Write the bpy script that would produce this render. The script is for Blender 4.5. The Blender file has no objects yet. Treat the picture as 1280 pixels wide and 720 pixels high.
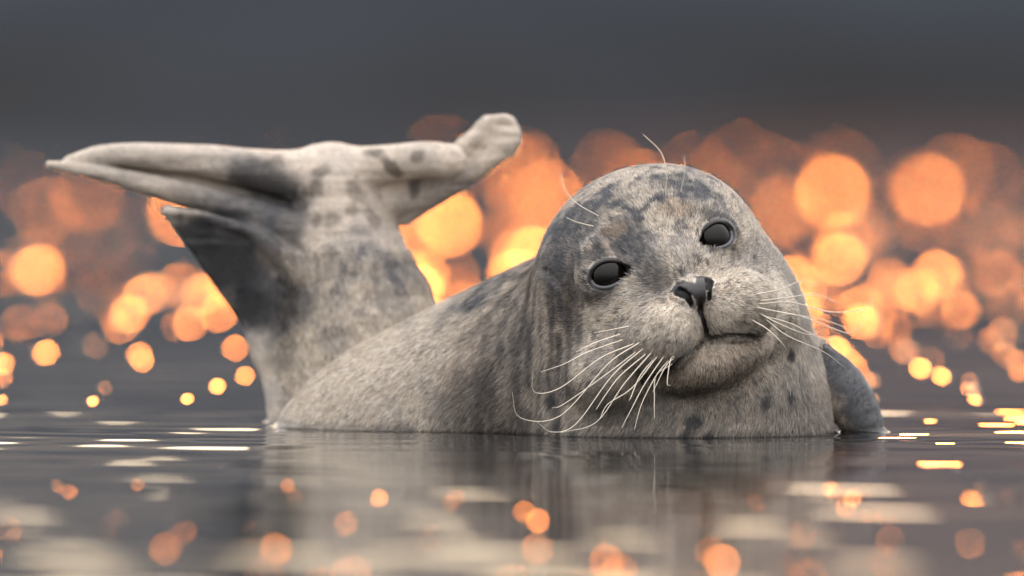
import bpy, math, numpy as np
from mathutils import Vector

rng = np.random.default_rng(7)
sc = bpy.context.scene
C = sc.collection

# ------------------------------------------------------------------ camera
PXW, PXH = 1280, 720
FOCAL = 400.0
RADPX = 36.0 / FOCAL / PXW               # radians per photo pixel (small angles)
S = 0.00065                              # metres per photo pixel at the seal
DIST = S / RADPX                         # camera to the seal's head
YH = 100.0                               # image row of the horizon
PITCH = (360.0 - YH) * RADPX
CAMH = (545.0 - YH) * RADPX * DIST
CAM = np.array([0.0, -DIST, CAMH])
cd = bpy.data.cameras.new('camera')
cam = bpy.data.objects.new('camera', cd); C.objects.link(cam)
cam.location = CAM
cam.rotation_euler = (math.pi / 2 - PITCH, 0, 0)
cd.lens = FOCAL; cd.sensor_width = 36.0
cd.clip_start = 0.1; cd.clip_end = 5000
cd.dof.use_dof = True
cd.dof.focus_distance = DIST - 0.075
cd.dof.aperture_fstop = 4.6
sc.camera = cam

# ------------------------------------------------------------------ sky, sun, exposure
SUN_EL, SUN_AZ = math.radians(10.0), math.radians(2.0)     # azimuth to the right of straight ahead
wd = bpy.data.worlds.new('World'); sc.world = wd; wd.use_nodes = True
nt = wd.node_tree; nt.nodes.clear()
wo = nt.nodes.new('ShaderNodeOutputWorld'); bg = nt.nodes.new('ShaderNodeBackground')
sky = nt.nodes.new('ShaderNodeTexSky'); sky.sky_type = 'NISHITA'; sky.sun_disc = False
sky.sun_elevation = SUN_EL; sky.sun_rotation = SUN_AZ
sky.air_density = 1.0; sky.dust_density = 2.5; sky.ozone_density = 1.5
bg.inputs['Strength'].default_value = 0.035
cloud = nt.nodes.new('ShaderNodeBackground')                # a veil of evening cloud with the overcast sky's law: L = Lz (1 + 2 sin e) / 3
cloud.inputs['Color'].default_value = (0.81, 0.775, 0.765, 1)
wtc = nt.nodes.new('ShaderNodeTexCoord'); wsp = nt.nodes.new('ShaderNodeSeparateXYZ'); nt.links.new(wtc.outputs['Generated'], wsp.inputs[0])
wm = nt.nodes.new('ShaderNodeMapRange'); nt.links.new(wsp.outputs[2], wm.inputs[0])
ZEN = 3.6
for i_, v_ in enumerate((0.0, 1.0, ZEN / 3, ZEN)): wm.inputs[i_ + 1].default_value = v_
nt.links.new(wm.outputs[0], cloud.inputs['Strength'])
ad = nt.nodes.new('ShaderNodeAddShader')
nt.links.new(sky.outputs[0], bg.inputs[0]); nt.links.new(bg.outputs[0], ad.inputs[0]); nt.links.new(cloud.outputs[0], ad.inputs[1])
nt.links.new(ad.outputs[0], wo.inputs[0])
sl = bpy.data.lights.new('sun', 'SUN'); sun = bpy.data.objects.new('sun', sl); C.objects.link(sun)
sl.energy = 0.68; sl.angle = math.radians(4.0); sl.color = (1.0, 0.245, 0.03)
SDIR = np.array([math.sin(SUN_AZ) * math.cos(SUN_EL), math.cos(SUN_AZ) * math.cos(SUN_EL), math.sin(SUN_EL)])
sun.rotation_euler = Vector(-SDIR).to_track_quat('-Z', 'Y').to_euler()
vs = sc.view_settings
vs.view_transform = 'Standard'; vs.look = 'None'; vs.gamma = 1.0; vs.use_curve_mapping = False
vs.exposure = 0.0
sc.cycles.use_denoising = True
sc.cycles.sample_clamp_indirect = 6.0
sc.cycles.max_bounces = 6
sc.cycles.caustics_reflective = False; sc.cycles.caustics_refractive = False

# ------------------------------------------------------------------ helpers
cp, sp = math.cos(PITCH), math.sin(PITCH)
def P(px, py, w):
    """photo pixel + depth w (in seal pixels behind the head) -> world point"""
    dx = (px - 640) * RADPX; dz = (360 - py) * RADPX
    d = np.array([dx, cp + dz * sp, -sp + dz * cp])
    t = (w * S + DIST) / d[1]
    return CAM + d * t
def project(p):
    q = p - CAM
    yc = q[:, 1] * cp - q[:, 2] * sp
    zc = q[:, 1] * sp + q[:, 2] * cp
    return 640 + q[:, 0] / yc / RADPX, 360 - zc / yc / RADPX, yc
def nrm(v):
    return v / np.maximum(np.linalg.norm(v, axis=-1, keepdims=True), 1e-9)

_tab = rng.random(4096).astype(np.float32)
def vnoise(p):
    i = np.floor(p).astype(np.int64); f = (p - i).astype(np.float32); f = f * f * (3 - 2 * f)
    def h(a, b, c):
        return _tab[((i[:, 0] + a) * 73856093 ^ (i[:, 1] + b) * 19349663 ^ (i[:, 2] + c) * 83492791) & 4095]
    x, y, z = f[:, 0], f[:, 1], f[:, 2]
    l = lambda a, b, t: a + (b - a) * t
    return l(l(l(h(0,0,0), h(1,0,0), x), l(h(0,1,0), h(1,1,0), x), y),
             l(l(h(0,0,1), h(1,0,1), x), l(h(0,1,1), h(1,1,1), x), y), z)
def fbm(p, n=4):
    s = 0; a = 0.5; t = 0
    for k in range(n):
        s = s + a * vnoise(p * 2 ** k + 17.3 * k); t += a; a *= 0.55
    return s / t
def sstep(a, b, x):
    t = np.clip((x - a) / (b - a), 0, 1); return t * t * (3 - 2 * t)

def mesh_np(name, verts, faces_flat, sizes, mat, parent=None, smooth=True):
    me = bpy.data.meshes.new(name)
    verts = np.asarray(verts, np.float32); faces_flat = np.asarray(faces_flat, np.int32).ravel()
    n = len(faces_flat) // sizes
    me.vertices.add(len(verts)); me.vertices.foreach_set('co', verts.ravel())
    me.loops.add(len(faces_flat)); me.loops.foreach_set('vertex_index', faces_flat)
    me.polygons.add(n)
    me.polygons.foreach_set('loop_start', np.arange(n, dtype=np.int32) * sizes)
    me.polygons.foreach_set('loop_total', np.full(n, sizes, np.int32))
    me.polygons.foreach_set('use_smooth', np.full(n, smooth, bool))
    me.update(calc_edges=True); me.validate()
    ob = bpy.data.objects.new(name, me); C.objects.link(ob)
    me.materials.append(mat)
    if parent: ob.parent = parent
    return ob
def point_color(ob, name, col):
    a = ob.data.attributes.new(name, 'FLOAT_COLOR', 'POINT')
    c = np.ones((len(col), 4), np.float32); c[:, :3] = col
    a.data.foreach_set('color', c.ravel())
def point_float(ob, name, val):
    a = ob.data.attributes.new(name, 'FLOAT', 'POINT'); a.data.foreach_set('value', np.asarray(val, np.float32))

def new_mat(name):
    m = bpy.data.materials.new(name); m.use_nodes = True
    t = m.node_tree; return m, t, t.nodes['Principled BSDF'], t.nodes['Material Output']

# ------------------------------------------------------------------ materials
M_coat, t, b, _ = new_mat('seal_coat')
a = t.nodes.new('ShaderNodeAttribute'); a.attribute_name = 'coat'
r = t.nodes.new('ShaderNodeAttribute'); r.attribute_name = 'gloss'
no = t.nodes.new('ShaderNodeTexNoise'); no.inputs['Scale'].default_value = 900; no.inputs['Detail'].default_value = 3
tc = t.nodes.new('ShaderNodeTexCoord')
bp = t.nodes.new('ShaderNodeBump'); bp.inputs['Strength'].default_value = 0.35; bp.inputs['Distance'].default_value = 0.0006
mr = t.nodes.new('ShaderNodeMapRange'); mr.inputs[3].default_value = 0.72; mr.inputs[4].default_value = 0.30
t.links.new(tc.outputs['Object'], no.inputs['Vector']); t.links.new(no.outputs[0], bp.inputs['Height'])
t.links.new(a.outputs['Color'], b.inputs['Base Color']); t.links.new(r.outputs['Fac'], mr.inputs[0])
t.links.new(mr.outputs[0], b.inputs['Roughness']); t.links.new(bp.outputs[0], b.inputs['Normal'])
b.inputs['Specular IOR Level'].default_value = 0.35

M_fur, t, b, o = new_mat('seal_fur')
a = t.nodes.new('ShaderNodeAttribute'); a.attribute_name = 'coat'
tr = t.nodes.new('ShaderNodeBsdfTranslucent'); mx = t.nodes.new('ShaderNodeMixShader'); mx.inputs[0].default_value = 0.48
t.links.new(a.outputs['Color'], b.inputs['Base Color']); t.links.new(a.outputs['Color'], tr.inputs['Color'])
b.inputs['Roughness'].default_value = 0.36; b.inputs['Specular IOR Level'].default_value = 0.5
t.links.new(b.outputs[0], mx.inputs[1]); t.links.new(tr.outputs[0], mx.inputs[2]); t.links.new(mx.outputs[0], o.inputs['Surface'])

M_eye, t, b, _ = new_mat('seal_eye')
b.inputs['Base Color'].default_value = (0.004, 0.003, 0.0025, 1); b.inputs['Roughness'].default_value = 0.06
b.inputs['Specular IOR Level'].default_value = 0.0; b.inputs['Coat Weight'].default_value = 1.0; b.inputs['Coat Roughness'].default_value = 0.02; b.inputs['Coat IOR'].default_value = 1.36

M_whisk, t, b, o = new_mat('whisker_keratin')
b.inputs['Base Color'].default_value = (0.78, 0.70, 0.58, 1); b.inputs['Roughness'].default_value = 0.35
b.inputs['Subsurface Weight'].default_value = 0.0

M_water, t, b, _ = new_mat('sea_water')
b.inputs['Base Color'].default_value = (0.018, 0.019, 0.020, 1)
b.inputs['Roughness'].default_value = 0.035; b.inputs['IOR'].default_value = 1.33
def nd(op, a, c=None, d=None):
    n = t.nodes.new('ShaderNodeMath'); n.operation = op
    for i, v in enumerate((a, c, d)):
        if v is None: continue
        if isinstance(v, (int, float)): n.inputs[i].default_value = v
        else: t.links.new(v, n.inputs[i])
    return n.outputs[0]
def ramp(x, lo_, hi_, a_=0.0, b_=1.0):
    n = t.nodes.new('ShaderNodeMapRange'); n.interpolation_type = 'SMOOTHSTEP'
    t.links.new(x, n.inputs[0])
    for i, v in enumerate((lo_, hi_, a_, b_)): n.inputs[i + 1].default_value = v
    return n.outputs[0]
geo = t.nodes.new('ShaderNodeNewGeometry'); sep = t.nodes.new('ShaderNodeSeparateXYZ'); t.links.new(geo.outputs['Position'], sep.inputs[0])
WX, WY = sep.outputs[0], sep.outputs[1]
def facets(cx, cy, sx, sy, share, kap, seed, mask, bias=0.18):
    """cat's-paw wavelets: small facets of the surface tilted by a few degrees, one per cell"""
    cb = t.nodes.new('ShaderNodeCombineXYZ')
    ux, uy = nd('ADD', nd('DIVIDE', WX, cx), seed), nd('ADD', nd('DIVIDE', WY, cy), seed * 1.7)
    t.links.new(ux, cb.inputs[0]); t.links.new(uy, cb.inputs[1])
    vo = t.nodes.new('ShaderNodeTexVoronoi'); vo.voronoi_dimensions = '2D'; vo.inputs['Scale'].default_value = 1.0; vo.inputs['Randomness'].default_value = 0.85
    t.links.new(cb.outputs[0], vo.inputs['Vector'])
    sp2 = t.nodes.new('ShaderNodeSeparateXYZ'); t.links.new(vo.outputs['Position'], sp2.inputs[0])
    sc2 = t.nodes.new('ShaderNodeSeparateColor'); t.links.new(vo.outputs['Color'], sc2.inputs[0])
    R1, G1, B1 = sc2.outputs
    dx, dy = nd('MULTIPLY', nd('SUBTRACT', ux, sp2.outputs[0]), cx), nd('MULTIPLY', nd('SUBTRACT', uy, sp2.outputs[1]), cy)
    size = nd("ADD", 0.5, nd("MULTIPLY", nd("MULTIPLY", B1, B1), 0.95))
    ex, ey = nd('DIVIDE', dx, nd('MULTIPLY', size, sx)), nd('DIVIDE', dy, nd('MULTIPLY', size, sy))
    rr = nd('SQRT', nd('ADD', nd('MULTIPLY', ex, ex), nd('MULTIPLY', ey, ey)))
    e = ramp(rr, 1.0, 0.75)
    e = nd('MULTIPLY', e, nd('LESS_THAN', R1, nd('MULTIPLY', mask, share)))
    g = nd('ADD', 0.055, nd('MULTIPLY', G1, 0.045))
    ty = nd('MULTIPLY', e, nd('MULTIPLY', g, -1.0))
    tx = nd('MULTIPLY', e, nd('ADD', bias, nd('MULTIPLY', dx, kap / sx)))
    return tx, ty
m1_ = nd('MULTIPLY', nd('MULTIPLY', ramp(WY, 0.9, 2.6, 0.0, 1.0), ramp(WY, 36.0, 12.0)), ramp(WX, -0.9, 0.1, 0.62, 1.0))
L1 = facets(0.27, 0.54, 0.0140, 0.19, 0.68, 0.33, 3.0, m1_)
L2 = facets(0.055, 0.17, 0.0018, 0.020, 0.42, 0.33, 11.0, ramp(WY, -0.7, -1.3))
m3_ = nd('MULTIPLY', nd('MULTIPLY', ramp(WY, 0.55, 1.0), ramp(WY, 11.0, 5.0)), ramp(WX, -0.5, 0.4, 0.75, 1.0))
L3 = facets(0.100, 0.30, 0.0054, 0.080, 0.72, 0.33, 23.0, m3_)
m4_ = nd('MULTIPLY', ramp(WX, 0.27, 0.36), nd('MULTIPLY', ramp(WY, -0.9, -0.5, 0.25, 1.0), ramp(WY, 1.1, 0.5)))
L4 = facets(0.10, 0.11, 0.026, 0.014, 0.55, 0.06, 31.0, m4_, 0.03)
txs = nd('ADD', nd('ADD', L1[0], L2[0]), nd('ADD', L3[0], L4[0])); tys = nd('ADD', nd('ADD', L1[1], L2[1]), nd('ADD', L3[1], L4[1]))
cb = t.nodes.new('ShaderNodeCombineXYZ'); t.links.new(txs, cb.inputs[0]); t.links.new(tys, cb.inputs[1])
va = t.nodes.new('ShaderNodeVectorMath'); va.operation = 'ADD'; t.links.new(geo.outputs['Normal'], va.inputs[0]); t.links.new(cb.outputs[0], va.inputs[1])
vn = t.nodes.new('ShaderNodeVectorMath'); vn.operation = 'NORMALIZE'; t.links.new(va.outputs[0], vn.inputs[0])
t.links.new(vn.outputs[0], b.inputs['Normal'])

M_shore, t, b, _ = new_mat('shore_shingle')
no = t.nodes.new('ShaderNodeTexNoise'); no.inputs['Scale'].default_value = 0.22; no.inputs['Detail'].default_value = 6
cr = t.nodes.new('ShaderNodeValToRGB'); tc = t.nodes.new('ShaderNodeTexCoord'); sz = t.nodes.new('ShaderNodeSeparateXYZ')
t.links.new(tc.outputs['Object'], no.inputs['Vector']); t.links.new(tc.outputs['Object'], sz.inputs[0])
m_a = t.nodes.new('ShaderNodeMath'); m_a.operation = 'MULTIPLY_ADD'; t.links.new(no.outputs[0], m_a.inputs[0]); m_a.inputs[1].default_value = 4.0; t.links.new(sz.outputs[2], m_a.inputs[2])
m_b = t.nodes.new('ShaderNodeMath'); m_b.operation = 'DIVIDE'; t.links.new(m_a.outputs[0], m_b.inputs[0]); m_b.inputs[1].default_value = 14.0
els = cr.color_ramp.elements                       # wet weedy shingle, dry stones, and unseen pale dune grass added for its reflection
els[0].position = 0.12; els[0].color = (0.014, 0.0135, 0.014, 1)
els[1].position = 0.95; els[1].color = (0.115, 0.104, 0.098, 1)
for p_, c_ in ((0.24, (0.022, 0.028, 0.036, 1)), (0.42, (0.05, 0.053, 0.06, 1)), (0.65, (0.095, 0.09, 0.088, 1))):
    e_ = els.new(p_); e_.color = c_
t.links.new(m_b.outputs[0], cr.inputs[0]); t.links.new(cr.outputs[0], b.inputs['Base Color'])
b.inputs['Roughness'].default_value = 0.95; b.inputs['Specular IOR Level'].default_value = 0.08

M_film, t, b, o = new_mat('water_film')
tp_ = t.nodes.new('ShaderNodeBsdfTransparent'); gl_ = t.nodes.new('ShaderNodeBsdfGlossy'); gl_.inputs['Roughness'].default_value = 0.05
fr_ = t.nodes.new('ShaderNodeFresnel'); fr_.inputs['IOR'].default_value = 1.33; mx = t.nodes.new('ShaderNodeMixShader')
t.links.new(fr_.outputs[0], mx.inputs[0]); t.links.new(tp_.outputs[0], mx.inputs[1]); t.links.new(gl_.outputs[0], mx.inputs[2]); t.links.new(mx.outputs[0], o.inputs['Surface'])

def skin_mat(name, c, rgh):
    m, t, b, _ = new_mat(name); b.inputs['Base Color'].default_value = (*c, 1); b.inputs['Roughness'].default_value = rgh; return m
M_lidU = skin_mat('upper_lid_skin', (0.022, 0.018, 0.018), 0.4)
M_lidL = skin_mat('wet_lower_lid', (0.085, 0.088, 0.098), 0.12)

M_weed, t, b, _ = new_mat('seaweed_green')
b.inputs['Base Color'].default_value = (0.035, 0.05, 0.02, 1); b.inputs['Roughness'].default_value = 0.35

# ------------------------------------------------------------------ the seal as a signed distance field
def roll_frame():
    yaw, roll, pit = math.radians(14), math.radians(19.3), math.radians(0)
    F = np.array([math.sin(yaw), -math.cos(yaw), 0]); R = np.array([math.cos(yaw), math.sin(yaw), 0]); U = np.array([0, 0, 1.0])
    c, s = math.cos(roll), math.sin(roll)
    rot = lambda v: np.array([v[0] * c - v[2] * s, v[1], v[0] * s + v[2] * c])
    return rot(R), rot(U), rot(F)
HR, HU, HF = roll_frame()
HO = P(823, 316, -60)
HM = np.stack([HR, HU, HF])                    # rows: local axes
def L(r, u, f):
    return HO + (HR * r + HU * u + HF * f) * S
def sm_min(a, b, k):
    h = np.maximum(k - np.abs(a - b), 0) / k
    return np.minimum(a, b) - h * h * h * k / 6
def sm_max(a, b, k): return -sm_min(-a, -b, k)
def d_cone(p, a, b, r1, r2):
    ba = b - a; l2 = ba @ ba
    t = np.clip(((p - a) @ ba) / l2, 0, 1)
    return np.linalg.norm(p - a - t[:, None] * ba, axis=1) - (r1 + (r2 - r1) * t)
def d_ell(p, c, M, r):
    q = (p - c) @ M.T
    k0 = np.linalg.norm(q / r, axis=1); k1 = np.linalg.norm(q / (r * r), axis=1)
    return k0 * (k0 - 1) / np.maximum(k1, 1e-6)
def d_tri(p, a, b, c, r):
    ba, cb, ac = b - a, c - b, a - c
    n = np.cross(ba, ac); n = n / np.linalg.norm(n)
    pa, pb, pc = p - a, p - b, p - c
    ins = ((pa @ np.cross(ba, n) > 0).astype(int) + (pb @ np.cross(cb, n) > 0) + (pc @ np.cross(ac, n) > 0))
    ok = (ins == 3) | (ins == 0)
    def seg(q, e):
        t = np.clip((q @ e) / (e @ e), 0, 1); return ((q - t[:, None] * e) ** 2).sum(1)
    e = np.minimum(np.minimum(seg(pa, ba), seg(pb, cb)), seg(pc, ac))
    return np.where(ok, np.abs(pa @ n), np.sqrt(e)) - r

BODY, TAIL, HEAD, LOCAL = [], [], [], []       # (fn, k)
def chain(lst, pts, k, sub=5):
    """a swept limb: spline through (px, py, depth, radius), one primitive"""
    q = np.array([np.append(P(*p[:3]), p[3] * S) for p in pts])
    e = np.vstack([2 * q[0] - q[1], q, 2 * q[-1] - q[-2]]); W = []
    for i in range(1, len(e) - 2):
        p0, p1, p2, p3 = e[i-1:i+3]
        for j in range(sub):
            t = j / sub
            W.append(0.5 * (2*p1 + (p2-p0)*t + (2*p0-5*p1+4*p2-p3)*t*t + (3*p1-p0-3*p2+p3)*t**3))
    W.append(q[-1]); W = np.array(W)
    c = (W[:, :3].min(0) + W[:, :3].max(0)) / 2
    def f(p):
        d = np.full(len(p), 9.0)
        for a, b in zip(W[:-1], W[1:]): d = np.minimum(d, d_cone(p, a[:3], b[:3], a[3], b[3]))
        return d
    lst.append((f, k * S, c, (np.linalg.norm(W[:, :3] - c, axis=1) + W[:, 3]).max()))
def tri(lst, q0, q1, q2, r, k):
    a, b2, c = P(*q0), P(*q1), P(*q2); m = (a + b2 + c) / 3
    lst.append((lambda p: d_tri(p, a, b2, c, r * S), k * S, m, max(np.linalg.norm(v - m) for v in (a, b2, c)) + r * S))
def hell(lst, c, r, k, M=None):
    cc = L(*c); rr = np.array(r) * S; MM = HM if M is None else M
    lst.append((lambda p: d_ell(p, cc, MM, rr), k * S, cc, max(rr)))

# trunk: neck -> chest -> back, curving away to the left
chain(BODY, [(832, 428, 105, 180), (842, 500, 108, 192), (845, 570, 114, 203)], 60, 3)
chain(BODY, [(800, 440, 150, 165), (690, 492, 215, 164), (590, 532, 280, 157), (490, 572, 335, 143), (425, 604, 375, 106), (440, 645, 430, 108)], 34, 3)
# fore flipper on the far side
chain(BODY, [(1010, 455, 150, 34), (1050, 486, 150, 34), (1078, 530, 145, 27), (1090, 570, 140, 18)], 8, 3)
# tail stock
chain(TAIL, [(440, 645, 460, 108), (458, 540, 560, 118), (454, 430, 580, 106), (434, 330, 590, 80), (420, 245, 590, 58)], 50, 3)
# left hind flipper: two digit ridges with a crease between, and the web below
chain(TAIL, [(418, 228, 585, 46), (335, 214, 570, 28), (230, 199, 556, 20), (140, 194, 546, 14), (85, 202, 542, 7)], 20)
chain(TAIL, [(385, 300, 570, 40), (300, 264, 552, 21), (215, 238, 542, 16), (125, 216, 538, 9), (62, 206, 537, 5)], 8)
tri(TAIL, (400, 225, 590), (400, 300, 590), (90, 208, 558), 8, 10)
chain(TAIL, [(375, 345, 545, 22), (320, 294, 530, 9), (260, 272, 524, 6), (208, 263, 520, 4)], 8)
tri(TAIL, (208, 264, 521), (330, 300, 535), (330, 440, 545), 4, 12)
tri(TAIL, (330, 300, 535), (330, 440, 545), (420, 420, 560), 8, 25)
chain(TAIL, [(330, 430, 548, 12), (352, 520, 545, 16), (360, 600, 545, 20)], 40)
tri(TAIL, (380, 330, 545), (340, 420, 545), (420, 560, 540), 14, 40)
# right hind flipper: rolled near digit and the broad flat far paddle
chain(TAIL, [(425, 222, 585, 38), (480, 206, 565, 25), (530, 200, 550, 24), (560, 202, 540, 24)], 14)
chain(TAIL, [(470, 250, 600, 34), (535, 240, 595, 20), (590, 212, 590, 13), (637, 184, 590, 11)], 12)
chain(TAIL, [(480, 225, 598, 26), (550, 208, 593, 16), (588, 176, 590, 11), (608, 155, 590, 9)], 12)
tri(TAIL, (560, 215, 593), (612, 158, 590), (640, 170, 590), 9, 14)
tri(TAIL, (560, 225, 593), (638, 170, 590), (620, 196, 592), 8, 14)
chain(TAIL, [(602, 158, 590, 7), (620, 151, 590, 7), (637, 152, 590, 7), (644, 168, 590, 7), (638, 188, 590, 7)], 10)
tri(TAIL, (470, 235, 600), (505, 272, 600), (630, 190, 595), 8, 12)
tri(TAIL, (505, 272, 600), (440, 250, 600), (600, 210, 595), 9, 14)
chain(TAIL, [(398, 207, 590, 26), (415, 205, 590, 27), (440, 213, 590, 28)], 16)

# head
hell(HEAD, (12, -10, -108), (140, 120, 150), 40)
hell(HEAD, (0, -68, -16), (100, 70, 86), 55)           # cheeks and snout base
hell(HEAD, (0, -26, 18), (42, 44, 70), 50)             # bridge
chain(HEAD, [(832, 425, 90, 160), (828, 390, 30, 118)], 60, 2)
hell(HEAD, (49, -94, 66), (55, 48, 66), 12)            # whisker pads
hell(HEAD, (-49, -94, 66), (55, 48, 66), 12)
hell(HEAD, (0, -60, 98), (32, 20, 28), 14)             # nose
hell(HEAD, (12, -147, 34), (76, 35, 62), 16)           # lower jaw
hell(HEAD, (92, -120, -30), (58, 50, 66), 40)          # jowls
hell(HEAD, (-92, -120, -30), (58, 50, 66), 40)
def group_d(lst, p):
    d = np.full(len(p), 0.25)
    for f, k, c, rad in lst:
        near = np.linalg.norm(p - c, axis=1) < rad + k + 0.05
        if near.any():
            q = np.where(near)[0]; d[q] = sm_min(d[q], f(p[q]), k)
    return d
def surf_f(r, u):
    """how far forward the face reaches at (r, u) of the head's own axes"""
    f = np.arange(180, -120, -0.5)
    p = HO + (HR * r + HU * u) * S + HF[None] * f[:, None] * S
    d = sm_min(group_d(BODY, p), group_d(HEAD, p), 45 * S)
    return f[np.argmax(d < 0)]
EYES = []
for sgn in (-1, 1):
    f0 = surf_f(sgn * 70, 0)
    EYES.append((-71.0 if sgn < 0 else 62.5, -5.5, f0 - 17))
for e in EYES:
    sgn = np.sign(e[0])
    hell(HEAD, (e[0] + sgn * 2, e[1] + 1, e[2] - 2), (37, 33, 34), 22)            # orbit mound
    hell(HEAD, (e[0] * 0.84, e[1] + 36, e[2] - 3), (30, 13, 16), 30)             # brow
def eye_axes(e):
    sgn = np.sign(e[0])
    fw = nrm(HF + HR * sgn * 0.26 + HU * 0.08); rr = nrm(HR - fw * (HR @ fw)); uu = np.cross(fw, rr)
    return np.stack([rr, uu if uu @ HU > 0 else -uu, fw])

def slot(out, pts, r, depth, k):
    q = []
    for (r0, u0), (r1, u1) in zip(pts[:-1], pts[1:]):
        for t_ in (0, 0.5): q.append((r0 + (r1 - r0) * t_, u0 + (u1 - u0) * t_))
    q.append(pts[-1])
    W = [L(a, c, surf_f(a, c) - depth) for a, c in q]
    rad = r if hasattr(r, '__len__') else (r, r)
    n = len(W) - 1
    A0 = []
    for i in range(n):
        ra, rb = (rad[0] + (rad[1] - rad[0]) * i / n) * S, (rad[0] + (rad[1] - rad[0]) * (i + 1) / n) * S
        A, B = W[i], W[i + 1]
        out.append((lambda p, A=A, B=B, ra=ra, rb=rb: d_cone(p, A, B, ra, rb), k * S, (A + B) / 2, np.linalg.norm(A - B) / 2 + 20 * S))
MOUTH, PHIL, NOST, LIDS, EAR = [], [], [], [], []
slot(MOUTH, [(-78, -140), (-62, -137), (-44, -129), (-22, -123), (0, -117), (22, -122), (44, -130), (58, -137)], (4.6, 3.0), 2.8, 6)
slot(PHIL, [(0, -70), (0, -96), (0, -117)], (2.6, 3.0), 1.2, 5)
for sg in (-1, 1):
    slot(NOST, [(sg * 11.5, -72), (sg * 14, -60), (sg * 21, -50.5)], (2.6, 6.2), 3.2, 3)
for e in EYES:
    MM = eye_axes(e); cc = L(*e) + MM[2] * 14 * S
    LIDS.append((lambda p, cc=cc, MM=MM: d_ell(p, cc, MM, np.array([24, 17.5, 34]) * S), 5 * S, cc, 40 * S))
    sg = np.sign(e[0]); A5, B5 = cc + (MM[2] * 12 - MM[0] * sg * 10) * S, cc + (MM[2] * 15 - MM[0] * sg * 30 - MM[1] * 6) * S
    LIDS.append((lambda p, A=A5, B=B5: d_cone(p, A, B, 12 * S, 4 * S), 4 * S, A5, 45 * S))
slot(EAR, [(-121, 24), (-120, 12), (-118, 0)], (5.0, 3.0), 2.5, 6)
CARVE = MOUTH + PHIL + NOST + LIDS + EAR
ZCUT = -0.045
def sdf(p):
    p = p.astype(np.float64)
    db, dt, dh = group_d(BODY, p), group_d(TAIL, p), group_d(HEAD, p)
    d = sm_min(sm_min(db, dh, 45 * S), dt, 5 * S)
    for f, k, c, rad in CARVE:
        q = np.where(np.linalg.norm(p - c, axis=1) < rad + k)[0]
        if len(q): d[q] = sm_max(d[q], -f(p[q]), k)
    return np.maximum(d, ZCUT - p[:, 2])

# dense lattice, evaluated only near the surface
VOX = 0.0017
lo = np.array([-0.40, -0.16, -0.052]); hi = np.array([0.325, 0.44, 0.275])
nb = np.ceil((hi - lo) / VOX / 8).astype(int); N = nb * 8
G = np.empty(N, np.float32)
bi = np.stack(np.meshgrid(*[np.arange(n) for n in nb], indexing='ij'), -1).reshape(-1, 3)
dc = sdf(lo + (bi * 8 + 3.5) * VOX)
G[:] = np.repeat(np.repeat(np.repeat(dc.reshape(nb).astype(np.float32), 8, 0), 8, 1), 8, 2)
act = bi[np.abs(dc) < 8 * VOX * 1.25]
o4 = np.stack(np.meshgrid([0, 1], [0, 1], [0, 1], indexing='ij'), -1).reshape(-1, 3) * 4
b4 = (act[:, None, :] * 8 + o4[None]).reshape(-1, 3)
d4 = sdf(lo + (b4 + 1.5) * VOX)
o1 = np.stack(np.meshgrid(*[np.arange(4)] * 3, indexing='ij'), -1).reshape(-1, 3)
for bb, dd in zip(np.array_split(b4, 4), np.array_split(d4, 4)):
    allp = (bb[:, None, :] + o1[None])
    far = np.abs(dd) > 4 * VOX * 1.3
    ff = allp[far].reshape(-1, 3)
    G[ff[:, 0], ff[:, 1], ff[:, 2]] = np.repeat(dd[far], 64)
    ff = allp[~far].reshape(-1, 3)
    G[ff[:, 0], ff[:, 1], ff[:, 2]] = sdf(lo + ff * VOX)
# surface nets
neg = G < 0
cnt = np.zeros(N - 1, np.int8)
for i in (0, 1):
    for j in (0, 1):
        for k in (0, 1):
            cnt += neg[i:N[0]-1+i, j:N[1]-1+j, k:N[2]-1+k]
cells = np.argwhere((cnt > 0) & (cnt < 8))
vid = np.full(N - 1, -1, np.int32); vid[cells[:, 0], cells[:, 1], cells[:, 2]] = np.arange(len(cells))
acc = np.zeros((len(cells), 3)); num = np.zeros(len(cells))
corn = [(i, j, k) for i in (0, 1) for j in (0, 1) for k in (0, 1)]
gv = {c: G[cells[:, 0]+c[0], cells[:, 1]+c[1], cells[:, 2]+c[2]] for c in corn}
for c0 in corn:
    for ax in range(3):
        if c0[ax] == 0:
            c1 = tuple(1 if q == ax else c0[q] for q in range(3))
            g0, g1 = gv[c0], gv[c1]; m = (g0 < 0) != (g1 < 0)
            tt = np.where(m, g0 / np.where(m, g0 - g1, 1), 0)
            pt = np.array(c0, float)[None] + tt[:, None] * (np.array(c1) - np.array(c0))[None]
            acc[m] += pt[m]; num[m] += 1
V = lo + (cells + acc / num[:, None]) * VOX
quads = []
for ax in range(3):
    u, v = (ax + 1) % 3, (ax + 2) % 3
    s0 = [slice(None)] * 3; s1 = [slice(None)] * 3
    s0[ax] = slice(0, -1); s1[ax] = slice(1, None)
    flip = neg[tuple(s0)] != neg[tuple(s1)]
    e = np.argwhere(flip); e = e[(e[:, u] > 0) & (e[:, v] > 0) & (e[:, u] < N[u]-1) & (e[:, v] < N[v]-1)]
    inside = neg[e[:, 0], e[:, 1], e[:, 2]]
    ids = []
    for du, dv in ((-1, -1), (0, -1), (0, 0), (-1, 0)):
        q = e.copy(); q[:, u] += du; q[:, v] += dv; ids.append(vid[q[:, 0], q[:, 1], q[:, 2]])
    f = np.stack(ids, 1); f[~inside] = f[~inside][:, ::-1]; quads.append(f)
quads = np.concatenate(quads); quads = quads[(quads >= 0).all(1)]
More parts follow.
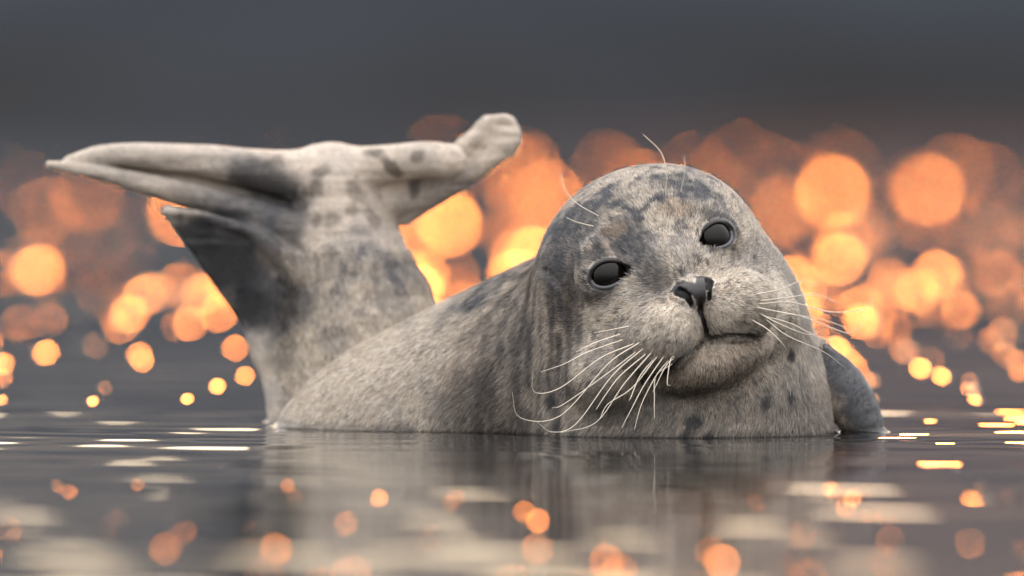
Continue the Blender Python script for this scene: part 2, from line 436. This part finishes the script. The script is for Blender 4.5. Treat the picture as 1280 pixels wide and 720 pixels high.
def gradient(p, h=0.0009):
    g = np.empty_like(p)
    for ax in range(3):
        e = np.zeros(3); e[ax] = h
        g[:, ax] = sdf(p + e) - sdf(p - e)
    return nrm(g)
NRM = gradient(V)
keepz = V[:, 2] > ZCUT + 0.004
V[keepz] -= (NRM * np.clip(sdf(V), -VOX, VOX)[:, None])[keepz]
del G, vid, cnt, neg

wz = fbm(np.stack([V[:, 0] / (70 * S), V[:, 1] / (30 * S), V[:, 2] / (7 * S)], 1), 3) - 0.5
_u, _v, _d = project(V)
fw_ = sstep(330, 290, _v) * sstep(400, 470, V[:, 1] / S)
V += NRM * (wz * 0.0030 * fw_)[:, None]

# ------------------------------------------------------------------ coat colours (markings of the coat, some painted shade on the chest)
U_, V_, D_ = project(V)
zb = np.full((PXH, PXW), 1e9)
iu = np.clip(U_.astype(int), 0, PXW - 1); iv = np.clip(V_.astype(int), 0, PXH - 1)
np.minimum.at(zb, (iv, iu), D_)
def pick(px, py):
    """a point of the coat"""
    y0, x0 = int(py), int(px)
    z = zb[max(y0-3, 0):y0+4, max(x0-3, 0):x0+4].min()
    if z > 1e8: z = DIST
    dx = (px - 640) * RADPX; dz = (360 - py) * RADPX
    return CAM + np.array([dx, cp + dz * sp, -sp + dz * cp]) * z
def blob(px, py, r, asp=1.0, ang=0.0, soft=0.35, warp=0.5):
    c = pick(px, py); q = (V - c) / S
    ca, sa = math.cos(math.radians(ang)), math.sin(math.radians(ang))
    x = q[:, 0] * ca + q[:, 2] * sa; z = -q[:, 0] * sa + q[:, 2] * ca
    rr = np.sqrt((x / (r * asp)) ** 2 + (z / r) ** 2 + (q[:, 1] / (r * 1.3)) ** 2)
    return sstep(1 + soft, 1 - soft, rr + (WN - 0.5) * warp)
WN = fbm(V / (14 * S), 3)
n1 = fbm(V / (38 * S) + 3.1, 4); n2 = fbm(V / (13 * S) + 9.7, 3); n3 = fbm(V / (5 * S) + 5.5, 2)
dHead = np.linalg.norm(V - L(0, -40, 0), axis=1) / S
LH = (V - HO) @ HM.T / S                      # head-local coordinates in pixels
cream = np.array([0.69, 0.61, 0.515]); grey = np.array([0.36, 0.345, 0.33]); dark = np.array([0.06, 0.06, 0.065])
brown = np.array([0.15, 0.122, 0.10]); blue = np.array([0.10, 0.108, 0.125]); tan = np.array([0.36, 0.27, 0.19])
col = np.tile(cream, (len(V), 1))
def mixc(c, w):
    global col
    col = col * (1 - w[:, None]) + np.asarray(c) * w[:, None]
mixc(grey, 0.6 * sstep(0.42, 0.62, n1))
is_head = sstep(215, 165, dHead)
front = LH[:, 2]
# neck: streaky brown-grey
neck = sstep(150, 200, dHead) * sstep(545, 600, U_) 
neck = np.maximum(neck, is_head * sstep(-60, -110, front)) * sstep(430, 380, D_ / S - (DIST / S) + 300)
streak = fbm(np.stack([V[:, 0] / (9 * S), V[:, 1] / (12 * S), V[:, 2] / (60 * S)], 1), 3)
leftneck = sstep(775, 690, U_ + 0.25 * (V_ - 420)) * sstep(545, 650, U_ + 0.2 * (V_ - 420)) * sstep(290, 350, V_) * np.clip(sstep(10, -50, front), 0, 1)
mixc(brown, np.clip(leftneck * (0.5 + 0.8 * sstep(0.38, 0.6, streak)), 0, 1) * 0.88)
mixc(np.array([0.24, 0.205, 0.175]), 0.55 * sstep(450, 500, V_) * sstep(690, 760, U_) * sstep(250, 150, V[:, 1] / S) * sstep(-120, -165, LH[:, 1]))  # brown-grey chest under the chin, part of its shade painted into the coat
mixc(grey * 0.8, neck * 0.2)
mixc(dark * 1.2, leftneck * 0.75 * sstep(0.5, 0.64, n2 * 0.35 + streak * 0.65))
# crown and forehead: blue-grey mottling
mott = sstep(0.46, 0.58, n2 * 0.6 + n1 * 0.4)
crown = is_head * sstep(-12, 45, LH[:, 1]) * sstep(-200, -120, front)
mixc(blue, crown * (0.2 + 0.78 * mott))
for (x, y, rr, asp, an, w) in [(715, 300, 34, 1.2, 60, .8), (790, 300, 24, 2.0, -45, .75), (812, 335, 20, 1.6, -60, .7), (745, 255, 26, 1.6, 30, .5),
                              (850, 232, 22, 2.2, -10, .5), (905, 330, 16, 1.6, -30, .25), (690, 330, 26, 1.0, 0, .6), (775, 395, 11, 1.2, 80, .55),
                              (768, 412, 9, 1, 0, .6), (700, 385, 14, 2.2, -60, .5), (725, 415, 10, 2, -50, .5), (745, 318, 8, 2.0, 10, .5)]:
    mixc(blue * 0.9, blob(x, y, rr, asp, an) * w * (0.55 + 0.6 * sstep(0.4, 0.6, n3)))
for (x, y, rr, asp, an, w) in [(770, 288, 12, 1.3, 20, .6), (846, 262, 15, 1.5, 0, .55), (838, 374, 9, 1, 0, .55), (903, 362, 9, 1, 0, .5)]:
    mixc(tan, blob(x, y, rr, asp, an) * w)
# speckles over face
mixc(dark * 1.2, is_head * 0.75 * sstep(0.64, 0.74, fbm(V / (7 * S) + 40, 2)) * sstep(-60, 0, front))
# whisker pores
for s in (-1, 1):
    for i in range(5):
        for j in range(7):
            
            dd = np.hypot(LH[:, 0] - s * (26 + j * 9 + (i % 2) * 4), LH[:, 1] - (-78 - i * 9.5 + j * 1.2))
            mixc(dark, 0.55 * sstep(3.4, 1.6, dd) * (front > 50))
# chin: tan fur
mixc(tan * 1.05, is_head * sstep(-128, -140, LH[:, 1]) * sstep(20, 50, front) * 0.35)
# belly spots
for (x, y, rr, asp) in [(870, 523, 10, 1.2), (862, 540, 8, 1), (957, 497, 9, 1), (888, 545, 9, 1.5), (700, 528, 9, 1), (988, 492, 7, 1), (720, 540, 8, 1), (690, 495, 12, 1), (990, 440, 8, 1.2)]:
    mixc(dark * 0.8, blob(x, y, rr, asp, 0, .25) * 0.92)
# back patch
mixc(blue * 0.9, blob(590, 372, 26, 2.3, 35) * (0.35 + 0.6 * mott))
mixc(blue, blob(625, 340, 16, 2.0, 40) * 0.6 * (0.4 + mott))
mixc(brown * 0.9, blob(600, 490, 60, 1.2, 0, 0.6) * 0.35)
# pale smooth flank and tail base, pale whisker pads
for (x, y, rr, asp, w) in [(450, 475, 60, 1.3, .75), (520, 440, 50, 1.3, .6), (390, 470, 40, .6, .6), (540, 320, 40, 1, .5), (400, 505, 30, 1.2, .5)]:
    mixc(cream * 0.95, blob(x, y, rr, asp, 0, .6) * w)
mixc(cream, sstep(1.15, 0.7, np.sqrt(((np.abs(LH[:, 0]) - 46) / 46) ** 2 + ((LH[:, 1] + 92) / 38) ** 2)) * (front > 60) * 0.4)
# tail stock and flippers
mixc((0.44, 0.375, 0.315), 0.6 * sstep(335, 290, V_) * sstep(400, 470, V[:, 1] / S))
for (x, y, rr, asp, an, w) in [(470, 330, 38, 1.8, -15, .55), (420, 345, 24, 1.5, 30, .5), (440, 300, 14, 1.6, 20, .45), (500, 350, 24, 1.5, 0, .35), (385, 380, 30, .6, 0, .35)]:
    mixc(blue * 1.3, blob(x, y, rr, asp, an, .5) * w * (0.5 + 0.6 * mott))
for (x, y, rr, asp, an, w) in [(345, 200, 12, 1.2, 60, .5), (400, 215, 9, 1.6, 20, .55), (385, 240, 9, 1, 0, .5), (395, 232, 8, 1.5, -30, .5), (450, 240, 12, 1.6, -30, .5), (468, 272, 9, 1.5, -20, .5),
                              (466, 190, 9, 1.4, -10, .7), (492, 212, 8, 2.2, -65, .7), (522, 195, 7, 1.3, 0, .6), (518, 230, 9, 1.8, 60, .7), (440, 262, 8, 1, 0, .4), (415, 275, 9, 1.4, 0, .5), (395, 275, 8, 1.2, 70, .5)]:
    mixc(brown * 0.6, blob(x, y, rr, asp, an + 25 * math.sin(x * 1.7), .4, 1.5) * min(w * 1.15, .9))
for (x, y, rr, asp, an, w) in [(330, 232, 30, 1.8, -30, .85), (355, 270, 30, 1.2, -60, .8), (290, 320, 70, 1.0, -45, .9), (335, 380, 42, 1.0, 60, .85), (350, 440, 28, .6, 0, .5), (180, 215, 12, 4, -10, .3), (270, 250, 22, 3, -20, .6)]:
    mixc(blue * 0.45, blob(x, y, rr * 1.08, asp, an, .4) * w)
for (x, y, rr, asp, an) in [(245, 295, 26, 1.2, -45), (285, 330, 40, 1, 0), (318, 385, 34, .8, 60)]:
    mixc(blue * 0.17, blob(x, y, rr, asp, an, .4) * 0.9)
mixc(brown, blob(335, 322, 12, 1.6, -40) * 0.6)
mixc(blue * 1.2, blob(540, 245, 26, 2.4, 30) * 0.35)
for (x, y, rr) in [(1060, 470, 30), (1085, 510, 34), (1045, 445, 24)]:
    mixc(blue * 0.75, blob(x, y, rr, 1, 0, .3) * 0.95)
# nose leather, lips, eyelids
nf = surf_f(0, -60)
def seg2(q, a, c):
    a, c = np.array(a, float), np.array(c, float); ba = c - a
    t_ = np.clip(((q - a) @ ba) / (ba @ ba), 0, 1); return np.linalg.norm(q - a - t_[:, None] * ba, axis=1)
n2d = np.full(len(V), 99.0); q2 = LH[:, :2]
for sg in (-1, 1):
    for a_, c_ in (((26, -42), (12, -48)), ((12, -48), (1, -58)), ((1, -58), (0, -70))):
        n2d = np.minimum(n2d, seg2(q2, (a_[0] * sg, a_[1]), (c_[0] * sg, c_[1])))
noseM = sstep(9.0, 7.0, n2d + (WN - .5) * 1.5) * (LH[:, 2] > nf - 40)
def line_d(lst):
    d = np.full(len(V), 1e3)
    for f, k, c, rad in lst:
        q = np.where(np.linalg.norm(V - c, axis=1) < rad + 0.02)[0]; d[q] = np.minimum(d[q], np.abs(f(V[q])) / S)
    return d
mixc((0.045, 0.042, 0.044), noseM)
lipM = np.maximum(0.8 * sstep(2.4, 0.6, line_d(MOUTH)), sstep(2.2, 0.8, line_d(PHIL))); mixc((0.03, 0.024, 0.022), lipM)
nosM = sstep(1.6, 0.4, line_d(NOST)); mixc((0.006, 0.006, 0.006), nosM)
lidM = np.zeros(len(V))
for f, k, c, rad in LIDS: lidM = np.maximum(lidM, sstep(4.5, 2.5, np.abs(f(V)) / S))
mixc((0.028, 0.026, 0.027), lidM)
for e in EYES:
    c = L(*e); dd = np.linalg.norm(V - c, axis=1) / S
    mixc(dark, sstep(43, 31, dd + (WN - .5) * 20) * 0.7)
wet = sstep(0.011, 0.002, V[:, 2] + (WN - 0.5) * 0.008)
col *= (1 - 0.42 * wet)[:, None]
col *= (0.85 + 0.30 * n3)[:, None]
flip_w = np.maximum(sstep(335, 300, V_), sstep(360, 330, U_)) * sstep(330, 420, D_ / S - DIST / S) + blob(1075, 500, 50, 1, 0)
gloss = np.clip(noseM + lipM + lidM + 0.55 * flip_w + 0.6 * wet, 0, 1)

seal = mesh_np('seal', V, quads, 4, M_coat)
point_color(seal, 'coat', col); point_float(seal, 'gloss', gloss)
seal['label'] = 'grey spotted seal resting in still water with head tilted and hind flippers raised'
seal['category'] = 'seal'

# ------------------------------------------------------------------ eyes
def lathe_ball(name, c, r, mat, parent, n=32):
    th = np.linspace(0, math.pi, n); ph = np.linspace(0, 2 * math.pi, 2 * n, endpoint=False)
    v = np.array([[math.sin(a) * math.cos(b), math.sin(a) * math.sin(b), math.cos(a)] for a in th for b in ph]) * r + c
    f = []
    m = 2 * n
    for i in range(n - 1):
        for j in range(m):
            f.append((i * m + j, (i + 1) * m + j, (i + 1) * m + (j + 1) % m, i * m + (j + 1) % m))
    return mesh_np(name, v, f, 4, mat, parent)
# ------------------------------------------------------------------ fur: one ribbon of three triangles per hair
tv = V[quads]
area = np.linalg.norm(np.cross(tv[:, 2] - tv[:, 0], tv[:, 3] - tv[:, 1]), axis=1) / 2
qc = tv.mean(1)
w = area * (qc[:, 2] > -0.004)
bald = np.clip(noseM + lidM + lipM + nosM, 0, 1)[quads].max(1)
w = w * (bald < 0.97) * np.where(flip_w[quads].max(1) > 0.5, 0.45, 1.0)
tocam = nrm(CAM - qc); facing = (NRM[quads].mean(1) * tocam).sum(1)
hd = np.linalg.norm(qc - L(0, -40, 0), axis=1) / S
w = w * np.where(facing > -0.35, 1.0, 0.35) * np.where(hd < 200, 1.7, 1.0)
NH = 300000
fi = rng.choice(len(quads), NH, p=w / w.sum())
bary = rng.random((NH, 4)) ** 1.0; bary /= bary.sum(1, keepdims=True)
root = (tv[fi] * bary[..., None]).sum(1)
hn = nrm((NRM[quads[fi]] * bary[..., None]).sum(1))
hc = (col[quads[fi]] * bary[..., None]).sum(1)
hw = sstep(205, 140, np.linalg.norm(root - L(0, -40, 0), axis=1) / S)
flow_head = nrm(root - L(0, -62, 112)) 
isT = sstep(330, 400, (root[:, 1]) / S) * sstep(600, 540, U_[quads[fi][:, 0]])
flow_body = nrm(np.array([-0.55, 0.35, -0.75]))[None] * np.ones((NH, 1))
flow_tail = nrm(np.array([-0.1, 0.0, 1.0]))[None] * np.ones((NH, 1))
flow = flow_head * hw[:, None] + (1 - hw[:, None]) * (flow_body * (1 - isT[:, None]) + flow_tail * isT[:, None])
cl = np.stack([vnoise(root / (16 * S) + o) for o in (0, 31, 57)], 1) - 0.5
cl2 = np.stack([vnoise(root / (5 * S) + o) for o in (7, 91, 13)], 1) - 0.5
flow = flow + cl * 0.55 + cl2 * (0.3 + 0.35 * hw[:, None]) + rng.normal(0, 0.11, (NH, 3))
flow = nrm(flow - hn * (flow * hn).sum(1, keepdims=True))
uF, vF, dF = project(root)
isFl = np.maximum(np.maximum(sstep(335, 290, vF), sstep(370, 335, uF)) * sstep(330, 400, root[:, 1] / S), sstep(1030, 1045, uF) * sstep(60, 100, root[:, 1] / S))
sleek = sstep(600, 500, uF)
ln = (5.0 + 4.0 * (1 - hw)) * (1 - 0.68 * isFl) * (1 - 0.3 * sleek) * rng.uniform(0.65, 1.3, NH) * 1e-3
muzzle = sstep(75, 45, np.linalg.norm(root - L(0, -85, 90), axis=1) / S); ln *= (1 - 0.35 * muzzle)
lift = (0.13 + 0.09 * rng.random(NH)) * np.where(isFl > .5, 0.8, 1)
side = nrm(np.cross(flow, hn))
wid = (0.00024 + 0.00013 * rng.random(NH))[:, None]
m1 = root + flow * (ln * 0.5)[:, None] + hn * (ln * lift * 0.75)[:, None]
tp = root + flow * ln[:, None] * 0.97 + hn * (ln * lift * 1.0)[:, None]
rt = root - hn * 0.0004
HV = np.stack([rt - side * wid, rt + side * wid, m1 - side * wid * 0.8, m1 + side * wid * 0.8, tp], 1).reshape(-1, 3)
base = (np.arange(NH) * 5)[:, None]
HF_ = np.concatenate([base + np.array([[0, 1, 3]]), base + np.array([[0, 3, 2]]), base + np.array([[2, 3, 4]])])
fur = mesh_np('fur', HV, HF_, 3, M_fur, seal)
qf = root - flow * (root * flow).sum(1, keepdims=True) * 0.93
tone = (rng.normal(1.0, 0.28, NH) * (0.5 + 0.45 * vnoise(root / (5 * S) + 71) + 0.6 * vnoise(qf / (3.2 * S) + 5)))[:, None]
hcol = np.clip(hc * tone, 0.012, 0.8)
tipc = np.clip(hcol * 1.18 + 0.01, 0, 0.85)
point_color(fur, 'coat', np.stack([hcol * 0.85, hcol * 0.85, hcol, hcol, tipc], 1).reshape(-1, 3))
fur['kind'] = 'stuff'

# ------------------------------------------------------------------ whiskers
def tube(name, pts, r0, r1, mat, parent, ns=5, sub=6):
    pts = [np.array(p, float) for p in pts]
    ext = [2 * pts[0] - pts[1]] + pts + [2 * pts[-1] - pts[-2]]
    path = []
    for i in range(1, len(ext) - 2):
        p0, p1, p2, p3 = ext[i-1:i+3]
        for k in range(sub):
            t = k / sub
            path.append(0.5 * ((2*p1) + (-p0+p2)*t + (2*p0-5*p1+4*p2-p3)*t*t + (-p0+3*p1-3*p2+p3)*t**3))
    path.append(pts[-1]); path = np.array(path)
    tg = nrm(np.gradient(path, axis=0)); ref = np.array([0.31, 0.83, 0.47])
    e1 = nrm(np.cross(tg, ref)); e2 = np.cross(tg, e1)
    rad = np.linspace(r0, r1, len(path))
    v = np.concatenate([[path[i] + (e1[i] * math.cos(a) + e2[i] * math.sin(a)) * rad[i] for a in np.arange(ns) * 2 * math.pi / ns] for i in range(len(path))])
    f = [(i*ns+j, i*ns+(j+1) % ns, (i+1)*ns+(j+1) % ns, (i+1)*ns+j) for i in range(len(path)-1) for j in range(ns)]
    return mesh_np(name, v, f, 4, mat, parent)
LW = [[(792,430),(750,448),(700,485),(668,490),(666,463)], [(800,428),(760,455),(700,520),(650,522),(640,490)], [(805,435),(765,470),(720,530),(690,540),(672,528)],
      [(778,425),(735,440),(705,455),(676,465)], [(775,418),(745,428),(720,440)], [(815,440),(780,480),(745,528),(700,541)], [(795,440),(755,470),(705,505),(690,510)],
      [(822,445),(790,485),(760,505),(750,523)], [(808,442),(775,470),(756,495),(745,512)], [(830,445),(806,480),(790,510),(777,535)], [(818,448),(800,470),(788,498),(786,500)],
      [(836,450),(820,470),(802,505),(793,537)], [(842,448),(832,458),(816,490)], [(840,455),(820,470),(818,500),(818,523)],
      [(786,408),(765,412),(742,416)], [(843,446),(838,450),(834,478),(838,482)]]
RW = [[(945,368),(975,362),(1000,352),(1022,356)], [(948,380),(990,378),(1040,390),(1085,385),(1090,372)], [(950,386),(1000,395),(1040,410),(1065,415),(1088,390)],
      [(955,395),(990,405),(1030,425),(1042,420)], [(945,384),(985,392),(1030,400),(1064,412)], [(958,400),(985,420),(1030,440),(1056,460)], [(950,392),(975,405),(1010,418),(1030,412)],
      [(940,400),(960,412),(980,432),(985,445)], [(950,376),(985,372),(1020,368),(1048,380)]]
def surf_r(px, py): return pick(px, py) + np.array([0, 0.0015, 0])
for lst, sgn in ((LW, -1), (RW, 1)):
    for q in lst:
        p0 = surf_r(*q[0]); w0 = (p0[1]) / S
        pts = [p0]
        for i, (x, y) in enumerate(q[1:], 1):
            tt = i / (len(q) - 1)
            pts.append(P(x, y, w0 - 45 * tt if sgn < 0 else w0 - 25 * math.sin(math.pi * tt)))
        tube('whisker', pts, 0.00062, 0.00014, M_whisk, seal)
for q in [[(832, 245), (833, 215), (826, 190), (804, 168)], [(851, 240), (856, 215), (855, 195)], [(748, 270), (722, 255), (706, 238), (701, 216)], [(742, 283), (722, 278), (708, 272)]]:
    p0 = surf_r(*q[0]); w0 = p0[1] / S
    pts = [p0] + [P(x, y, w0 - 14 * (1 if i < 2 else 0.4)) for i, (x, y) in enumerate(q[1:])]
    tube('whisker', pts, 0.0005, 0.0002, M_whisk, seal)

# ------------------------------------------------------------------ eyes with their lids
for e in EYES:
    MM = eye_axes(e); sgn = np.sign(e[0]); bc = L(*e) + MM[2] * 7.5 * S
    eye = lathe_ball('eye', bc, 25.5 * S, M_eye, seal)
    def rim(th, grow):
        x, y = 23.0 * grow * math.cos(th), 17.0 * grow * math.sin(th)
        med = max(0.0, -x * sgn / 23.0) ** 3                         # the inner corner runs out towards the nose
        x -= sgn * 7 * med; y -= 4 * med
        z = math.sqrt(max(26.5 ** 2 - min(x * x + y * y, 24.5 ** 2), 1)) 
        return bc + (MM[0] * x + MM[1] * y + MM[2] * z) * S
    up = [rim(t_, 0.98) for t_ in np.linspace(-0.15, math.pi + 0.15, 9)]
    lw = [rim(t_, 0.94) for t_ in np.linspace(math.pi + 0.05, 2 * math.pi - 0.05, 9)]
    tube('upper_lid', up, 0.0017, 0.0017, M_lidU, eye, 8)
    tube('lower_lid', lw, 0.0017, 0.0017, M_lidL, eye, 8)
    tube('lower_lid_rim', [rim(t_, 1.10) for t_ in np.linspace(math.pi - 0.1, 2 * math.pi + 0.1, 9)], 0.0010, 0.0010, M_lidU, eye, 8)

# ------------------------------------------------------------------ water
def rows():
    r = [-600.0, -120.0, -30.0, -6.0, 0.3, 2.0, 4.0, 5.5]
    d = 6.0
    while d < 112:
        r.append(d)
        d += 0.0075 if d < 8.9 else (0.004 if d < 9.5 else (0.010 if d < 10 else 0.0030 * d))
    return np.array(r)
RD = rows()
HFV = 640 * RADPX
fine = np.arange(-HFV * 1.06, HFV * 1.06, 2.5e-4)
side_c = HFV * 1.06 + np.cumsum(np.linspace(4e-4, 1.6e-3, 40))
far_c = np.array([0.12, 0.18, 0.3, 0.5, 0.9, 1.6, 3.0])
CA = np.concatenate([-far_c[::-1], -side_c[::-1], fine, side_c, far_c])
XS = np.where(RD < 5.6, np.array([np.interp(d_, [-600, -120, -30, -6, 0.3, 5.5], [400, 120, 50, 30, 20, 5.5]) for d_ in RD]), RD)
X = XS[:, None] * CA[None, :]; Y = np.repeat(RD[:, None] - DIST, len(CA), 1)
H = np.zeros_like(X)
fade = sstep(0.11, 0.07, np.abs(CA))[None, :] * np.ones_like(X)
wr = np.random.default_rng(21)
nearw = sstep(16, 11, RD)[:, None]; 
calm = 1 - 0.7 * np.exp(-(((X - 0.10) / 0.22) ** 2 + ((Y + 0.25) / 0.5) ** 2))
for k in range(26):
    lam = 0.05 * (11 ** wr.random()); th = wr.normal(0, 0.5); slope = (0.0058 if lam < 0.16 else 0.0028) * wr.uniform(0.6, 1.3)
    kk = 2 * math.pi / lam
    H += nearw * calm * slope / kk * np.sin(kk * (X * math.sin(th) + Y * math.cos(th)) + wr.uniform(0, 6.28))
for k in range(14):
    lam = wr.uniform(0.5, 2.5); th = wr.normal(0.2, 0.6); slope = 0.005 * wr.uniform(0.6, 1.3)
    kk = 2 * math.pi / lam
    H += (1 - 0.75 * nearw) * sstep(1.2, 3.0, lam / (0.003 * RD[:, None] + 1e-6) / 6) * slope / kk * np.sin(kk * (X * math.sin(th) + Y * math.cos(th)) + wr.uniform(0, 6.28))
H *= fade
# meniscus where the water meets the coat
msk = (np.abs(X) < 0.5) & (Y > -0.38) & (Y < 0.6)
pm = np.stack([X[msk], Y[msk], np.zeros(msk.sum())], 1)
sd = np.maximum(sdf(pm), -0.002)
so = np.maximum(sd, 0); ph_ = fbm(pm / 0.09, 2) * 5
H[msk] = H[msk] * (0.45 + 0.55 * sstep(-0.002, 0.035, sd)) + 0.00016 * np.sin(so / 0.0062 + ph_) * np.exp(-so / 0.05)
nr, nc = X.shape
gi = np.arange(nr * nc).reshape(nr, nc)
WF = np.stack([gi[:-1, :-1], gi[:-1, 1:], gi[1:, 1:], gi[1:, :-1]], -1).reshape(-1, 4)
water = mesh_np('water', np.stack([X, Y, H], -1).reshape(-1, 3), WF, 4, M_water)
water['kind'] = 'structure'

# meniscus: the skin of water drawn up where it wets the coat
ed = np.concatenate([quads[:, [0, 1]], quads[:, [1, 2]], quads[:, [2, 3]], quads[:, [3, 0]]])
fid = np.tile(np.arange(len(quads)), 4)
zc = V[ed[:, 0], 2] * V[ed[:, 1], 2] < 0
ed, fid = np.sort(ed[zc], 1), fid[zc]
ue, inv = np.unique(ed, axis=0, return_inverse=True); inv = inv.ravel()
o_ = np.argsort(fid, kind='stable'); fs = fid[o_]; pi_ = inv[o_]
two = np.where((fs[:-1] == fs[1:]))[0]; seg = np.stack([pi_[two], pi_[two + 1]], 1)
tz = (V[ue[:, 0], 2] / (V[ue[:, 0], 2] - V[ue[:, 1], 2]))[:, None]
cpt = V[ue[:, 0]] * (1 - tz) + V[ue[:, 1]] * tz
cn = NRM[ue[:, 0]] * (1 - tz) + NRM[ue[:, 1]] * tz; cn[:, 2] = 0; cn = nrm(cn)
hv = 0.75 + 0.5 * vnoise(cpt / 0.012)
prof = [(-0.0015, 0.0040), (0.0003, 0.0030), (0.0010, 0.0019), (0.0020, 0.0010), (0.0034, 0.0004), (0.0060, -0.0004)]
MV = np.stack([cpt + cn * o1_ + np.array([0, 0, 1.0]) * (h1_ * hv)[:, None] for o1_, h1_ in prof], 1)
mx_, md_ = MV[..., 0], MV[..., 1] + DIST
ri = np.clip(np.searchsorted(RD, md_) - 1, 0, len(RD) - 2); ci = np.clip(np.searchsorted(CA, mx_ / md_) - 1, 0, len(CA) - 2)
fr = (md_ - RD[ri]) / (RD[ri + 1] - RD[ri]); fc = (mx_ / md_ - CA[ci]) / (CA[ci + 1] - CA[ci])
MV[..., 2] += (H[ri, ci] * (1 - fr) + H[ri + 1, ci] * fr) * (1 - fc) + (H[ri, ci + 1] * (1 - fr) + H[ri + 1, ci + 1] * fr) * fc
npf = len(prof); MF = []
fl = np.sum(np.cross(np.array([0, 0, 1.0]), cn[seg[:, 0]]) * (cpt[seg[:, 1]] - cpt[seg[:, 0]]), 1) > 0
sg2 = np.where(fl[:, None], seg, seg[:, ::-1])
for j in range(npf - 1):
    MF.append(np.stack([sg2[:, 0] * npf + j, sg2[:, 0] * npf + j + 1, sg2[:, 1] * npf + j + 1, sg2[:, 1] * npf + j], 1))
men = mesh_np('meniscus', MV.reshape(-1, 3), np.concatenate(MF), 4, M_film, water)

# ------------------------------------------------------------------ far shore: a dark shingle bank, unseen top raised to dim water reflections
yy = np.concatenate([np.linspace(98, 125, 40), np.linspace(127, 175, 30), np.array([200, 300, 600, 1500])]); xx = np.linspace(-380, 380, 260)
XX, YY = np.meshgrid(xx, yy)
pp = np.stack([XX / 14, YY / 9, np.zeros_like(XX)], -1).reshape(-1, 3)
nz = fbm(pp, 4).reshape(XX.shape)
ZZ = -0.6 + 16.0 * sstep(99, 150, YY + (nz - .5) * 14) + (nz - .5) * 1.2
g2 = np.arange(XX.size).reshape(XX.shape)
shore = mesh_np('shore', np.stack([XX, YY, ZZ], -1).reshape(-1, 3), np.stack([g2[:-1, :-1], g2[:-1, 1:], g2[1:, 1:], g2[1:, :-1]], -1).reshape(-1, 4), 4, M_shore)
shore['kind'] = 'structure'

# ------------------------------------------------------------------ a scrap of seaweed afloat by the flank
def weed_strip(name, parent, a, b2, wdt):
    n = 8; v = []
    for i in range(n):
        t_ = i / (n - 1); c = a + (b2 - a) * t_; ww = wdt * math.sin(math.pi * (0.12 + 0.85 * t_))
        zz = 0.0022 + 0.0012 * math.sin(t_ * 7)
        v += [(c[0] - 0.2 * ww, c[1] - ww, zz), (c[0], c[1], zz + 0.0014), (c[0] + 0.2 * ww, c[1] + ww, zz), (c[0], c[1], zz - 0.0006)]
    f = [(i*4+j, i*4+(j+1) % 4, (i+1)*4+(j+1) % 4, (i+1)*4+j) for i in range(n-1) for j in range(4)]
    return mesh_np(name, np.array(v), f, 4, M_weed, parent)
we = bpy.data.objects.new('seaweed_scrap', None); C.objects.link(we)
dw = CAMH / ((522 - YH) * RADPX); we.location = (dw * (384 - 640) * RADPX, dw - DIST, 0)
we['label'] = 'small dark green scrap of seaweed floating beside the pale flank'; we['category'] = 'seaweed'
for ax_, ay_, bx_, by_, ww in [(-.011, 0, .012, .004, .010), (-.006, -.01, .009, -.012, .007), (-.004, .012, .006, .016, .006)]:
    weed_strip('frond', we, np.array([ax_, ay_]), np.array([bx_, by_]), ww)
